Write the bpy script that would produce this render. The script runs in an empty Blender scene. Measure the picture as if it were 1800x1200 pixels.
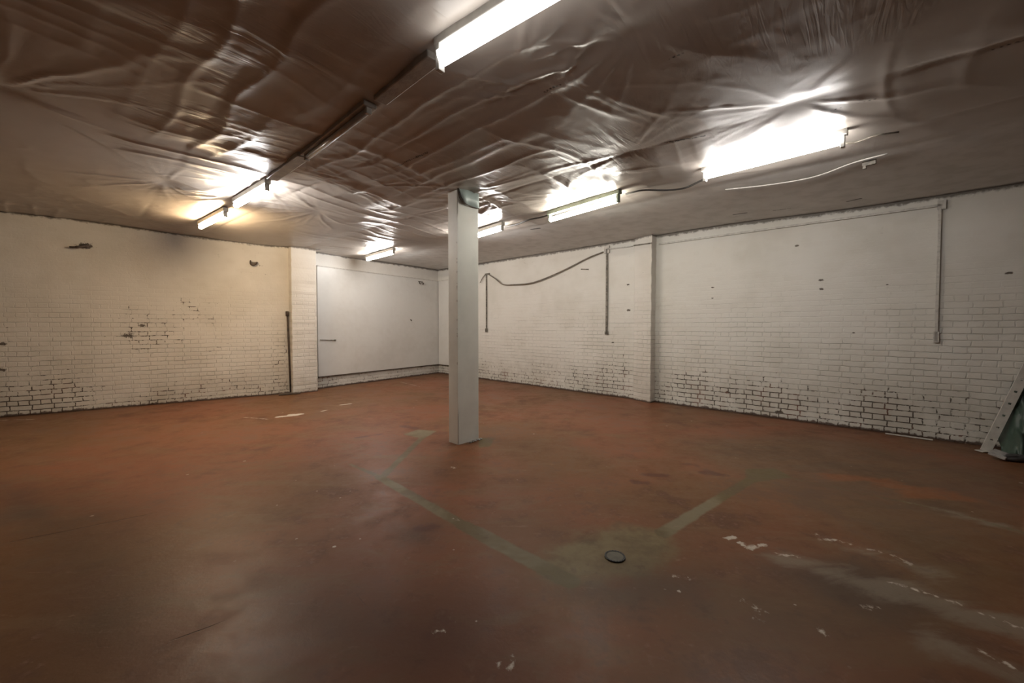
import bpy, bmesh, math, random
import numpy as np
from mathutils import Vector, Matrix

random.seed(4)
C = bpy.context.scene.collection
# ------------------------------------------------------------------ camera, world, exposure
F_PX, PITCH, SH, CAMH = 700.0, math.radians(1.6), 6.4, 1.35
cd = bpy.data.cameras.new('camera'); cam = bpy.data.objects.new('camera', cd); C.objects.link(cam)
cam.location = (0, 0, CAMH); cam.rotation_euler = (math.pi/2 - PITCH, 0, 0)
cd.sensor_width = 36; cd.lens = F_PX/1800*36; cd.shift_y = -SH/1800; cd.clip_start = 0.05
bpy.context.scene.camera = cam
w = bpy.data.worlds.new('world'); bpy.context.scene.world = w; w.use_nodes = True
w.node_tree.nodes['Background'].inputs[0].default_value = (0, 0, 0, 1)
vs = bpy.context.scene.view_settings
vs.view_transform = 'Standard'; vs.look = 'None'; vs.gamma = 1; vs.use_curve_mapping = False
vs.exposure = 0.0
# strengths of the seven lit lamps (W/m2 of tube) and their colours
COOL, NEUT, WARM = (1.0, 0.965, 0.93), (1.0, 0.96, 0.85), (1.0, 0.74, 0.45)
POWER = dict(front=7, right=66, mid=85, behind=85, far=105, left=120, warm=190)

# ------------------------------------------------------------------ geometry of the view
def ray(u, v):
    cx = (u-900)/F_PX; cy = -(v-(600-SH))/F_PX
    s, c = math.sin(PITCH), math.cos(PITCH)
    return Vector((cx, cy*s + c, cy*c - s))
def at(u, v, z=0.0):
    d = ray(u, v); t = (z-CAMH)/d.z
    return Vector((d.x*t, d.y*t, z))
def on_line(u, v, a, b):                       # meets the upright plane through a, b
    d = ray(u, v); n = Vector((-(b-a).y, (b-a).x, 0))
    t = n.dot(a-Vector((0, 0, CAMH)))/n.dot(d)
    return Vector((0, 0, CAMH)) + d*t

W0, W1 = at(0, 733), at(517, 690)
K2, K3 = at(559, 682.5), at(771, 655)
R4 = at(1735, 783.5)
dL = (W0-W1).normalized(); dK = (K3-K2).normalized(); dR = (R4-K3).normalized()
A = W0 + dL*1.5
B = R4 + dR*1.9
nL = Vector((-dL.y, dL.x, 0)); nL = nL if nL.dot(-A) > 0 else -nL
nR = Vector((-dR.y, dR.x, 0)); nR = nR if nR.dot(-B) > 0 else -nR
M2 = Matrix(((nL.x, -nR.x), (nL.y, -nR.y))); r = M2.inverted() @ Vector((B.x-A.x, B.y-A.y))
D = A + nL*r.x                                  # corner behind the camera
nK = Vector((-dK.y, dK.x, 0)); nK = nK if nK.dot(-K2) > 0 else -nK
KS = K2 - dK*0.9
# room outline (floor / ceiling)
WX = W1 - dL*0.02
POLY = [A, WX, KS, K3, B, D]

# ceiling level from places where it can be read off
CTRL = [(W0, 3.08), (W1, 2.955), (K2, 2.985), (K3, 3.0), (at(845, 664), 2.985), (at(1160, 705), 2.97),
        (R4, 2.90), (B, 2.9), (A, 3.1), (Vector((-.6, 4.6, 0)), 2.925), (Vector((0, 1.5, 0)), 2.97), (D, 3.0), (Vector((-4, 4, 0)), 3.0)]
def ceil_base(x, y):
    num = 0; den = 0
    for p, h in CTRL:
        wgt = 1.0/((x-p.x)**2 + (y-p.y)**2 + 0.6)**1.6
        num = num + wgt*h; den = den + wgt
    return num/den
def at_ceil(u, v, drop=0.0):
    z = 2.95
    for _ in range(6):
        p = at(u, v, z-drop); z = float(ceil_base(p.x, p.y))
    return at(u, v, z-drop)

# ------------------------------------------------------------------ helpers
def link(o, parent=None):
    C.objects.link(o)
    if parent is not None: o.parent = parent
    return o
def obj(name, bm, mat, parent=None, smooth=False):
    bmesh.ops.recalc_face_normals(bm, faces=bm.faces)
    me = bpy.data.meshes.new(name); bm.to_mesh(me); bm.free()
    if mat: me.materials.append(mat)
    if smooth: me.shade_smooth()
    return link(bpy.data.objects.new(name, me), parent)
def tag(o, label=None, cat=None, group=None, kind=None):
    if label: o['label'] = label
    if cat: o['category'] = cat
    if group: o['group'] = group
    if kind: o['kind'] = kind
    return o
def thing(name, label, cat, loc=(0, 0, 0), rotz=0, group=None):
    o = bpy.data.objects.new(name, None); C.objects.link(o); o.empty_display_size = .1
    o.location = loc; o.rotation_euler = (0, 0, rotz)
    return tag(o, label, cat, group)
def box(bm, x0, x1, y0, y1, z0, z1, bev=0.0):
    r = bmesh.ops.create_cube(bm, size=1)
    for v in r['verts']:
        v.co = Vector(((x0+x1)/2+v.co.x*(x1-x0), (y0+y1)/2+v.co.y*(y1-y0), (z0+z1)/2+v.co.z*(z1-z0)))
    if bev:
        es = list({e for v in r['verts'] for e in v.link_edges})
        bmesh.ops.bevel(bm, geom=es, offset=bev, segments=2, affect='EDGES', profile=.5)
def tube(bm, pts, rad, seg=10, caps=True):
    pts = [Vector(p) for p in pts]; rings = []
    ref = None
    for i, p in enumerate(pts):
        t = (pts[min(i+1, len(pts)-1)] - pts[max(i-1, 0)]).normalized()
        if ref is None:
            ref = t.orthogonal().normalized()
        ref = (ref - t*ref.dot(t)).normalized(); b = t.cross(ref)
        rr = rad[i] if isinstance(rad, (list, tuple)) else rad
        rings.append([bm.verts.new(p + (ref*math.cos(a)+b*math.sin(a))*rr) for a in [2*math.pi*k/seg for k in range(seg)]])
    for a, b in zip(rings, rings[1:]):
        for k in range(seg): bm.faces.new((a[k], a[(k+1) % seg], b[(k+1) % seg], b[k]))
    if caps: bm.faces.new(rings[0][::-1]); bm.faces.new(rings[-1])
def prism(bm, poly, z0, z1, bev=0):
    lo = [bm.verts.new((p[0], p[1], z0)) for p in poly]; hi = [bm.verts.new((p[0], p[1], z1)) for p in poly]
    n = len(poly); fs = [bm.faces.new(lo[::-1]), bm.faces.new(hi)]
    for i in range(n): fs.append(bm.faces.new((lo[i], lo[(i+1) % n], hi[(i+1) % n], hi[i])))
    if bev:
        es = [e for e in bm.edges if abs((e.verts[0].co-e.verts[1].co).normalized().z) > .9]
        bmesh.ops.bevel(bm, geom=es, offset=bev, segments=2, affect='EDGES', profile=.5)
def smooth(pts, n=8):                           # Catmull-Rom
    P = [Vector(p) for p in pts]; P = [P[0]*2-P[1]] + P + [P[-1]*2-P[-2]]; out = []
    for i in range(1, len(P)-2):
        for k in range(n):
            t = k/n
            out.append(.5*((2*P[i]) + (P[i+1]-P[i-1])*t + (2*P[i-1]-5*P[i]+4*P[i+1]-P[i+2])*t*t + (3*P[i]-P[i-1]-3*P[i+1]+P[i+2])*t**3))
    return out + [P[-2]]

# numpy noise on a lattice (quintic interpolation)
def vnoise(x, y, seed=0):
    rs = np.random.RandomState(seed); L = rs.rand(256, 256).astype(np.float32)
    xi = np.floor(x).astype(int); yi = np.floor(y).astype(int); fx = x-xi; fy = y-yi
    fx = fx**3*(fx*(fx*6-15)+10); fy = fy**3*(fy*(fy*6-15)+10)
    g = lambda a, b: L[a & 255, b & 255]
    return (g(xi, yi)*(1-fx)+g(xi+1, yi)*fx)*(1-fy) + (g(xi, yi+1)*(1-fx)+g(xi+1, yi+1)*fx)*fy
def fbm(x, y, seed=0, oct=4):
    s = 0; a = .5; t = 0
    for i in range(oct): s = s + a*vnoise(x*2**i+i*17.3, y*2**i-i*9.1, seed+i); t += a; a *= .5
    return s/t
def sstep(a, b, x):
    t = np.clip((x-a)/(b-a), 0, 1); return t*t*(3-2*t)
def seg_dist(x, y, a, b):
    dx, dy = b.x-a.x, b.y-a.y; l2 = dx*dx+dy*dy + 1e-9
    t = np.clip(((x-a.x)*dx+(y-a.y)*dy)/l2, 0, 1)
    return np.hypot(x-a.x-t*dx, y-a.y-t*dy), t
def inside(x, y, poly):
    c = np.zeros(x.shape, bool); n = len(poly)
    for i in range(n):
        a, b = poly[i], poly[(i+1) % n]
        if abs(b.y-a.y) < 1e-9: continue
        cr = ((a.y > y) != (b.y > y)) & (x < (b.x-a.x)*(y-a.y)/(b.y-a.y)+a.x)
        c ^= cr
    return c
def poly_sd(x, y, poly):
    d = None
    for i in range(len(poly)):
        q, _ = seg_dist(x, y, poly[i], poly[(i+1) % len(poly)]); d = q if d is None else np.minimum(d, q)
    return np.where(inside(x, y, poly), -d, d)
def grid_mesh(name, step, zfun, attrs=None, margin=0.12):
    xs = [p.x for p in POLY]; ys = [p.y for p in POLY]
    gx = np.arange(min(xs)-.3, max(xs)+.3, step); gy = np.arange(min(ys)-.3, max(ys)+.3, step)
    X, Y = np.meshgrid(gx, gy, indexing='ij')
    keep = poly_sd(X, Y, POLY) < margin
    Q = keep[:-1, :-1] & keep[1:, :-1] & keep[1:, 1:] & keep[:-1, 1:]
    used = np.zeros(keep.shape, bool)
    used[:-1, :-1] |= Q; used[1:, :-1] |= Q; used[1:, 1:] |= Q; used[:-1, 1:] |= Q
    idx = -np.ones(keep.shape, int); idx[used] = np.arange(used.sum())
    x = X[used]; y = Y[used]; z = zfun(x, y)
    me = bpy.data.meshes.new(name); me.vertices.add(len(x))
    me.vertices.foreach_set('co', np.stack([x, y, z], 1).astype(np.float32).ravel())
    i, j = np.nonzero(Q)
    f = np.stack([idx[i, j], idx[i+1, j], idx[i+1, j+1], idx[i, j+1]], 1)
    me.loops.add(f.size); me.loops.foreach_set('vertex_index', f.ravel().astype(np.int32))
    me.polygons.add(len(f)); me.polygons.foreach_set('loop_start', np.arange(0, f.size, 4, dtype=np.int32))
    me.polygons.foreach_set('use_smooth', np.ones(len(f), bool))
    me.update(calc_edges=True)
    for k, fn in (attrs or {}).items():
        at_ = me.attributes.new(k, 'FLOAT', 'POINT'); at_.data.foreach_set('value', fn(x, y).astype(np.float32))
    return me

# ------------------------------------------------------------------ node expressions
class E:
    nt = None
    def __init__(s, sock): s.s = sock
    def _m(s, op, *o, clamp=False):
        n = E.nt.nodes.new('ShaderNodeMath'); n.operation = op; n.use_clamp = clamp
        for i, q in enumerate((s,)+o):
            if isinstance(q, E): E.nt.links.new(q.s, n.inputs[i])
            else: n.inputs[i].default_value = q
        return E(n.outputs[0])
    def __add__(s, o): return s._m('ADD', o)
    __radd__ = __add__
    def __mul__(s, o): return s._m('MULTIPLY', o)
    __rmul__ = __mul__
    def __sub__(s, o): return s._m('SUBTRACT', o)
    def __rsub__(s, o): return (s*-1)+o
    def mx(s, o): return s._m('MAXIMUM', o)
    def mn(s, o): return s._m('MINIMUM', o)
    def clamp(s): return s._m('ADD', 0.0, clamp=True)
    def st(s, a, b, lo=0.0, hi=1.0):
        n = E.nt.nodes.new('ShaderNodeMapRange'); n.interpolation_type = 'SMOOTHSTEP'
        E.nt.links.new(s.s, n.inputs[0]); n.inputs[1].default_value = a; n.inputs[2].default_value = b
        n.inputs[3].default_value = lo; n.inputs[4].default_value = hi
        return E(n.outputs[0])
def mat_new(name):
    m = bpy.data.materials.new(name); m.use_nodes = True; E.nt = m.node_tree
    return m, m.node_tree.nodes['Principled BSDF']
def coords(kind='Object', scale=(1, 1, 1), rot=(0, 0, 0)):
    t = E.nt.nodes.new('ShaderNodeTexCoord'); mp = E.nt.nodes.new('ShaderNodeMapping')
    mp.inputs['Scale'].default_value = scale; mp.inputs['Rotation'].default_value = rot
    E.nt.links.new(t.outputs[kind], mp.inputs[0]); return mp.outputs[0]
def noise(co, sc, det=4, rough=.55, dist=0.0, off=None):
    if off:
        mp = E.nt.nodes.new('ShaderNodeMapping'); mp.inputs['Location'].default_value = off
        E.nt.links.new(co, mp.inputs[0]); co = mp.outputs[0]
    n = E.nt.nodes.new('ShaderNodeTexNoise'); E.nt.links.new(co, n.inputs['Vector'])
    n.inputs['Scale'].default_value = sc; n.inputs['Detail'].default_value = det
    n.inputs['Roughness'].default_value = rough; n.inputs['Distortion'].default_value = dist
    return E(n.outputs['Fac'])
def attr(name):
    n = E.nt.nodes.new('ShaderNodeAttribute'); n.attribute_name = name; return E(n.outputs['Fac'])
def sep(co):
    n = E.nt.nodes.new('ShaderNodeSeparateXYZ'); E.nt.links.new(co, n.inputs[0]); return [E(o) for o in n.outputs]
def comb(x, y, z):
    n = E.nt.nodes.new('ShaderNodeCombineXYZ')
    for i, q in enumerate((x, y, z)):
        if isinstance(q, E): E.nt.links.new(q.s, n.inputs[i])
        else: n.inputs[i].default_value = q
    return n.outputs[0]
def mix(fac, a, b):
    n = E.nt.nodes.new('ShaderNodeMix'); n.data_type = 'RGBA'
    if isinstance(fac, E): E.nt.links.new(fac.s, n.inputs[0])
    else: n.inputs[0].default_value = fac
    for q, k in ((a, 6), (b, 7)):
        if isinstance(q, tuple): n.inputs[k].default_value = (*q, 1)
        else: E.nt.links.new(q, n.inputs[k])
    return n.outputs[2]
def put(p, key, v):
    if isinstance(v, E): E.nt.links.new(v.s, p.inputs[key])
    elif isinstance(v, tuple): p.inputs[key].default_value = (*v, 1)
    elif isinstance(v, (int, float)): p.inputs[key].default_value = v
    else: E.nt.links.new(v, p.inputs[key])
def bump(p, h, dist=.01, strength=1.0):
    n = E.nt.nodes.new('ShaderNodeBump'); n.inputs['Distance'].default_value = dist; n.inputs['Strength'].default_value = strength
    E.nt.links.new(h.s, n.inputs['Height']); E.nt.links.new(n.outputs[0], p.inputs['Normal'])
def plain(name, col, rough=.5, metal=0.0, var=.12, sc=14, bmp=0.0):
    m, p = mat_new(name); co = coords()
    n = noise(co, sc, 5)
    put(p, 'Base Color', mix(n.st(.35, .7), col, tuple(c*(1-var*2.2) for c in col)))
    put(p, 'Roughness', rough); put(p, 'Metallic', metal)
    if bmp: bump(p, noise(co, sc*4, 4), bmp)
    return m

# painted brick: spots = [(x, z, radius)] in wall coordinates, low = height of the worn zone,
# patch = amount of bare joints further up
def wall_mat(name, low=.75, amt=.175, patch=.0, spots=(), plasterlike=1.6, seed=0.0, top_band=.05, boosts=(), paint=(.70, .675, .63), line=None):
    m, p = mat_new(name); co = coords(); x, y, z = sep(co)
    wob = noise(co, 2.2, 3, off=(seed, 0, 0)); wob2 = noise(co, 14, 2, off=(seed, 3, 0))
    bx = x + (wob2-.5)*.03; bz = z + (wob-.5)*.03 + (wob2-.5)*.012
    bt = E.nt.nodes.new('ShaderNodeTexBrick'); E.nt.links.new(comb(bx, bz, 0.0), bt.inputs['Vector'])
    bt.inputs['Scale'].default_value = 1; bt.inputs['Brick Width'].default_value = .228
    bt.inputs['Row Height'].default_value = .0745; bt.inputs['Mortar Size'].default_value = .0085
    bt.inputs['Mortar Smooth'].default_value = .6; bt.inputs['Bias'].default_value = 0
    bt.offset = .25; bt.offset_frequency = 2; bt.squash = .5; bt.squash_frequency = 2
    for k, c in (('Color1', 0), ('Color2', 1), ('Mortar', 0)): bt.inputs[k].default_value = (c, c, c, 1)
    joint = E(bt.outputs['Fac']); tone = E(bt.outputs['Color'])
    rowp = (bz*(1/.0745))._m('PINGPONG', .5)
    hj = rowp.st(.10, .0)
    n1 = noise(co, 1.1, 3, .6, off=(seed+5, 0, 0)); n2 = noise(co, 7, 4, .65, off=(seed, 9, 0)); n3 = noise(co, 26, 3, .6)
    bot = z.st(low, .05)                                     # 1 at the foot of the wall
    mid = z.st(2.45, 1.2)
    # joints laid bare where the paint has gone
    bare = (n2*.80 + n1*.5 + n3*.62 + bot*amt + (mid*patch) + (tone-.5)*.28 - 1.11)
    for sx, sz, sr, sa in boosts:
        dx = x-sx; dz = z-sz
        bare = bare + (dx*dx+dz*dz)._m('SQRT').st(sr, 0, 0, sa*.82)
    open_ = bare.st(.0, .07)
    dark = ((joint + (n3-.5)*.9 + (n2-.5)*.5).st(.30, .62)*joint.st(.02, .2)*open_).clamp()
    streak = noise(coords('Object', (.8, 1, 9)), 2.0, 3, .6, off=(seed, 0, 0))
    thin = (hj*.9).mx(joint*.5)*((n1*.4+streak*.7+mid*.10).st(.56, .74))*.38*mid  # faint shadow lines of the horizontal joints, put into the colour
    dark = dark.mx(thin)
    # chips beside the joints
    chip = ((n3*.6+n2*.55).st(.73, .79))*(.25 + bot*.5 + mid*patch*2)
    dark = dark.mx(chip*.8)
    for sx, sz, sr in spots:
        dx = x-sx; dz = (z-sz)*1.9
        d = (dx*dx+dz*dz)._m('SQRT') + (n3-.5)*sr*2.4 + (n2-.5)*sr
        dark = dark.mx(d.st(sr, sr*.55))
    foot = (z + (n2-.5)*.09 + (n3-.5)*.05)                   # ragged dirty foot
    grime = foot.st(.036, .012)
    up = (z*-1 + (n2-.5)*.04)
    stain = (n1*.55 + noise(co, .55, 4, .6, off=(seed, 1, 7))*.6).st(.5, .72)
    col = mix(stain*.55, paint, tuple(c*q for c, q in zip(paint, (.80, .785, .74))))
    damp = (bot*(n1*.8+n2*.5).st(.45, .85))
    col = mix(damp*.6, col, tuple(c*q for c, q in zip(paint, (.60, .575, .53))))
    col = mix((tone-.5).st(0, .5)*.07, col, (.5, .45, .38))
    col = mix((n3*.5+n1*.5).st(.6, .75)*.12, col, (.45, .38, .30))
    dcol = mix(noise(co, 3.1, 2).st(.5, .62)*bot, (.085, .062, .045), (.17, .06, .035))
    col = mix(dark*.92, col, dcol)
    col = mix(grime*.9, col, (.07, .035, .022))
    if top_band: 
        tp = attr('top') + (n2-.5)*.10 + (n3-.5)*.05  # ragged darker band along the top of the wall
        col = mix(tp.st(top_band, top_band*.2)*.85, col, (.085, .066, .05))
    put(p, 'Base Color', col); put(p, 'Roughness', .55)
    p.inputs['Specular IOR Level'].default_value = .35
    relief = z.st(2.3, plasterlike-.9, .05, 1.0)
    h = (1-(joint.st(.0, 1.0)*.5).mx(hj*.75))*relief*.55 + (1-dark)*.9 + n3*.22 + n2*.35*relief + tone*.12*relief
    bump(p, h, .012, .75)
    return m

M = {}
M['column_paint'] = plain('column_paint', (.68, .675, .62), .45, var=.05, sc=3, bmp=.0012)
M['pale_metal'] = plain('enamelled_steel', (.55, .54, .50), .35, var=.08)
M['olive_metal'] = plain('green_grey_enamel', (.20, .23, .17), .4, var=.12)
M['painted_conduit'] = plain('painted_conduit', (.60, .57, .52), .5, var=.12, sc=20)
M['dirty_conduit'] = plain('dirty_conduit', (.25, .22, .18), .6, var=.3, sc=22)
M['black_cable'] = plain('dark_cable', (.045, .04, .035), .5)
M['grey_cable'] = plain('dusty_cable', (.23, .20, .16), .65, var=.2)
M['rust'] = plain('rusty_pipe', (.085, .06, .045), .7, var=.3)
M['flap'] = plain('blue_grey_flap', (.40, .47, .45), .45, var=.05)
M['timber'] = plain('dark_timber', (.10, .075, .055), .7, var=.2)
M['white_plastic'] = plain('white_upright', (.55, .53, .48), .4, var=.1)
M['green_sheet'] = plain('green_sheet', (.045, .075, .055), .45, var=.15, sc=6)
M['plaster'] = plain('plaster_chunk', (.42, .40, .38), .8, var=.15)
M['iron'] = plain('black_iron', (.012, .011, .010), .5)
M['debris'] = plain('dark_wrap', (.06, .055, .055), .35, var=.2)

# tape / foil strips and trunking wrapped in sheet
M['tape'] = plain('grey_trunking', (.34, .31, .275), .38, var=.15, sc=9, bmp=.002)

def lamp_mat(name, col, power):
    m, p = mat_new(name)
    put(p, 'Base Color', (.8, .8, .8)); put(p, 'Emission Color', col); put(p, 'Emission Strength', power)
    return m

# ------------------------------------------------------------------ ceiling sheet
def S(u0, v0, u1, v1): return (at_ceil(u0, v0), at_ceil(u1, v1))
def ext(a, b, k0, k1):
    d = (b-a).normalized(); return a-d*k0, b+d*k1
BATT = [ext(*S(500, 345, 1200, 20), 4.5, 2.5), ext(*S(1100, 270, 1400, 180), 7, 4), ext(*S(909, 395, 1480, 248), 5, 4),
        ext(*S(288, 319, 482, 35), 5, 3), ext(*S(470, 312, 770, 97), 4, 4)]
tB = (BATT[0][1]-BATT[0][0]).normalized(); nB = Vector((-tB.y, tB.x, 0))
# pins: places where the sheet is gathered and folds fan out   (u, v, reach, strength, seed)
PINS = [(468, 322, .85, 1.0, 1), (405, 345, .5, .8, 2), (1400, 182, .8, .55, 3), (1235, 312, .55, .5, 4), (1062, 305, .75, 1.0, 5),
        (985, 345, .6, .8, 6), (965, 155, .7, .9, 7), (905, 120, .6, .8, 8), (640, 320, .8, .9, 9), (545, 275, .6, .7, 10),
        (640, 435, .9, .9, 11), (700, 440, .8, .8, 12), (330, 250, .6, .7, 13), (290, 318, .5, .8, 14), (770, 100, .5, .4, 15),
        (1120, 60, .7, .7, 16), (0, 150, 1.2, .8, 17), (830, 330, .9, .8, 18), (760, 400, 1.0, .7, 19), (560, 370, .9, .9, 20),
        (1480, 250, .5, .3, 21), (500, 10, .5, .7, 22), (1105, 265, .6, .8, 23), (250, 385, .7, .6, 24), (870, 350, .8, .8, 25)]
PIN3 = [(at_ceil(u, v), R, s, q) for u, v, R, s, q in PINS]
def smooth_zone(x, y):                           # 1 next to the right wall where the lining is flat board
    d = (x-K3.x)*nR.x + (y-K3.y)*nR.y
    edge, _ = seg_dist(x, y, *ext(*BATT[2], 0, 0)); side = ((x-BATT[2][0].x)*nR.x+(y-BATT[2][0].y)*nR.y)
    return sstep(.15, -.1, side)
def ceil_z(x, y):
    z = ceil_base(x, y)
    flat = smooth_zone(x, y); k = (1-flat)
    calm = 1-.85*sstep(2.2, 3.2, x)                # taut, almost unwrinkled stretch at the far right
    a = x*tB.x + y*tB.y; b = x*nB.x + y*nB.y
    # the sheet bellies a little between the battens and is drawn up along them
    near = np.full(x.shape, 9.0)
    for (p, q), wgt in zip(BATT, (1, 1, .8, .35, .5)):
        sd = (x-p.x)*nB.x + (y-p.y)*nB.y; tt = ((x-p.x)*(q-p).x+(y-p.y)*(q-p).y)/(q-p).length_squared
        d, _ = seg_dist(x, y, p, q); d = np.abs(d + (fbm(a*.9, b*0+wgt, 40, 2)-.5)*.05); near = np.minimum(near, d + (1-wgt)*.9)
        # a crisp lap: the sheet steps down by a few millimetres on one side of the batten
        lap = (vnoise(a*.6, b*0, 41)-.25)
        z = z + wgt*.010*lap*np.exp(-(d/.10))*(sd > 0) + wgt*.007*np.exp(-(d/.02)**2)*sstep(.2, .6, vnoise(a*1.3, b*0, 43))
    z = z - .020*k*(1-np.exp(-near/.35))
    # broad soft waves
    z = z + k*.016*(fbm(a*.6, b*.8, 50, 2)-.5)
    # tension folds running across the battens, in patches
    wa = a + .35*(fbm(a*.6, b*.6, 61, 2)-.5)*2; 
    patch = sstep(.46, .7, fbm(a*.45+3, b*.55, 62, 2))
    r1 = 1-np.abs(2*vnoise(wa*3.2, b*.45, 63)-1); r2 = 1-np.abs(2*vnoise(wa*7.0+4, b*.8, 64)-1)
    z = z - k*calm*patch*(.013*r1**5 + .005*r2**5)
    wb = b + .3*(fbm(a*.8, b*.5, 66, 2)-.5)
    patch2 = sstep(.5, .72, fbm(a*.5-7, b*.5+2, 67, 2))
    z = z - k*calm*patch2*.014*(1-np.abs(2*vnoise(a*.4, wb*4.5, 68)-1))**4
    # crumples
    z = z - k*.0025*(1-np.abs(2*fbm(a*2.2, b*2.6, 70, 3)-1))**6*sstep(.4, .6, fbm(a, b, 75, 2))
    for p, R, s, q in PIN3:
        dx = x-p.x; dy = y-p.y; rr = np.hypot(dx, dy); th = np.arctan2(dy, dx)
        sect = sstep(.38, .62, vnoise(np.cos(th)*1.3+q*3.7, np.sin(th)*1.3+q, 600+q))
        fall = np.exp(-(rr/R)**1.5)*sstep(0, .12, rr)*sect
        tw = th + .25*(fbm(x*1.7, y*1.7, 80+q, 2)-.5)
        c1 = 1-np.abs(2*vnoise((np.cos(tw)+2)*2.6, (np.sin(tw)+2)*2.6, 90+q)-1)
        c2 = 1-np.abs(2*vnoise((np.cos(tw)+2)*6, (np.sin(tw)+2)*6, 190+q)-1)
        z = z - s*(.25+.75*k)*fall*(.020*c1**5 + .008*c2**6)*sstep(0, .35, rr)
        z = z + s*k*.014*np.exp(-(rr/.12)**2)
    return z
# hidden slits and soot marks on the sheet: (u0,v0,u1,v1,half width)
SLITS = [(550, 438.5, 562, 437, .03), (1715, 94, 1800, 70, .007), (1170, 249, 1240, 236, .012), (640, 198, 652, 180, .02), (690, 292, 752, 263, .010),
         (1175, 100, 1200, 88, .006), (1290, 377, 1312, 374, .02), (1360, 370, 1390, 366, .012), (1490, 354, 1512, 349, .02),
         (935, 403, 948, 401, .03), (958, 160, 985, 143, .008), (1430, 200, 1540, 170, .006)]
SL3 = [(at_ceil(a, b), at_ceil(c, d), h) for a, b, c, d, h in SLITS]
def slit_fn(x, y):
    v = np.full(x.shape, 1.0)
    for p, q, h in SL3:
        d, _ = seg_dist(x, y, p, q); v = np.minimum(v, d-h)
    return np.clip(v, -.2, 1)
def ceil_mat():
    m, p = mat_new('ceiling_sheet'); co = coords()
    rot = coords('Object', (1, 1, 1), (0, 0, -math.atan2(tB.y, tB.x)))
    fl = attr('flat'); n1 = noise(co, .6, 3); n2 = noise(co, 5, 4); n3 = noise(co, 18, 3)
    col = mix(n1.st(.35, .7), (.41, .37, .33), (.355, .315, .28))
    col = mix(fl, col, mix(n2.st(.4, .7), (.58, .565, .54), (.50, .485, .46)))
    dist = attr('slit') + (n3-.5)*.02 + (n2-.5)*.02
    sl = dist.st(.004, -.004)
    col = mix(sl*.9, col, (.02, .015, .012))
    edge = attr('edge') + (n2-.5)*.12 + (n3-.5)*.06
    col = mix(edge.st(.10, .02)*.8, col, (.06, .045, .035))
    put(p, 'Base Color', col)
    put(p, 'Roughness', (n2.st(.3, .7, .30, .38) + fl*.17)); p.inputs['Specular IOR Level'].default_value = .38
    # fine pulled wrinkles
    mp = E.nt.nodes.new('ShaderNodeMapping'); E.nt.links.new(rot, mp.inputs[0]); mp.inputs['Scale'].default_value = (9, 1.2, 1)
    f1 = noise(mp.outputs[0], 1.4, 3, .5, 1.2)
    h = (f1-.5)._m('ABSOLUTE')*-1*(1-fl*.85)*n1.st(.42, .62) + n3*.05
    bump(p, h, .02, .4)
    return m
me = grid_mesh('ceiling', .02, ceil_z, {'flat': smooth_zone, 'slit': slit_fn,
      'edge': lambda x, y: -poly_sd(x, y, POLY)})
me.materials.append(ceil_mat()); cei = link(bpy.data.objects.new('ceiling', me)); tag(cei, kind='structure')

# ------------------------------------------------------------------ floor
def px(*p): return [at(u, v) for u, v in p]
GREEN = [((615, 815), (670, 838), .02), ((668, 838), (815, 922), .045), ((815, 922), (1000, 1020), .06), ((672, 838), (748, 762), .035),
         ((1165, 936), (1215, 905), .05), ((1215, 905), (1330, 836), .045), ((1385, 838), (1500, 863), .012),
         ((1500, 863), (1650, 893), .014), ((1650, 893), (1810, 938), .016)]
GPOLY = [px((708, 763), (735, 754), (768, 757), (745, 770)), px((1310, 823), (1362, 822), (1394, 838), (1350, 843), (1312, 850)),
         px((842, 768), (868, 770), (862, 784), (842, 786))]
SOFTG = [px((1010, 934), (1110, 930), (1172, 936), (1185, 965), (1130, 1012), (1050, 1012), (1000, 1022), (940, 990))]
DARKB = [px((1000, 1035), (1130, 1000), (1260, 1010), (1240, 1060), (1080, 1065)), px((0, 855), (60, 870), (70, 905), (0, 920)),
         px((690, 925), (770, 920), (760, 960), (700, 955)), px((1300, 990), (1500, 985), (1700, 1080), (1560, 1090))]
WHITE = [((490, 732), (520, 729), .045), ((512, 728), (528, 727), .05), ((600, 711), (616, 709), .03), ((566, 722), (574, 720), .02),
         ((1275, 945), (1290, 942), .012), ((1300, 952), (1318, 962), .013), ((1318, 962), (1342, 955), .010), ((1432, 937), (1442, 944), .010),
         ((1440, 946), (1470, 948), .012), ((1470, 948), (1498, 957), .007), ((1510, 962), (1545, 968), .006), ((1570, 975), (1600, 991), .010),
         ((1365, 972), (1405, 977), .006), ((1560, 1020), (1612, 1036), .005), ((1612, 1036), (1690, 1062), .006), ((1725, 1075), (1800, 1104), .007),
         ((1720, 1140), (1800, 1180), .007), ((1185, 1010), (1212, 1016), .008), ((878, 1165), (886, 1172), .006), ((896, 1152), (908, 1178), .005),
         ((760, 1108), (785, 1110), .006), ((1302, 1053), (1320, 1060), .006), ((1330, 1070), (1345, 1072), .006), ((1325, 1085), (1340, 1088), .004),
         ((1440, 1105), (1450, 1112), .006), ((1520, 1065), (1545, 1067), .006), ((430, 733), (470, 736), .012), ((705, 671), (738, 679), .010),
         ((360, 703), (390, 700), .02), ((0, 738), (60, 736), .01), ((795, 820), (800, 822), .01), ((798, 912), (805, 913), .008)]
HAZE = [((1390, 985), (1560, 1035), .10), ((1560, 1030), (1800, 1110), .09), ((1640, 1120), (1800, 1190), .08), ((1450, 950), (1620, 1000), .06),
        ((1650, 893), (1810, 938), .08)]
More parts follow.
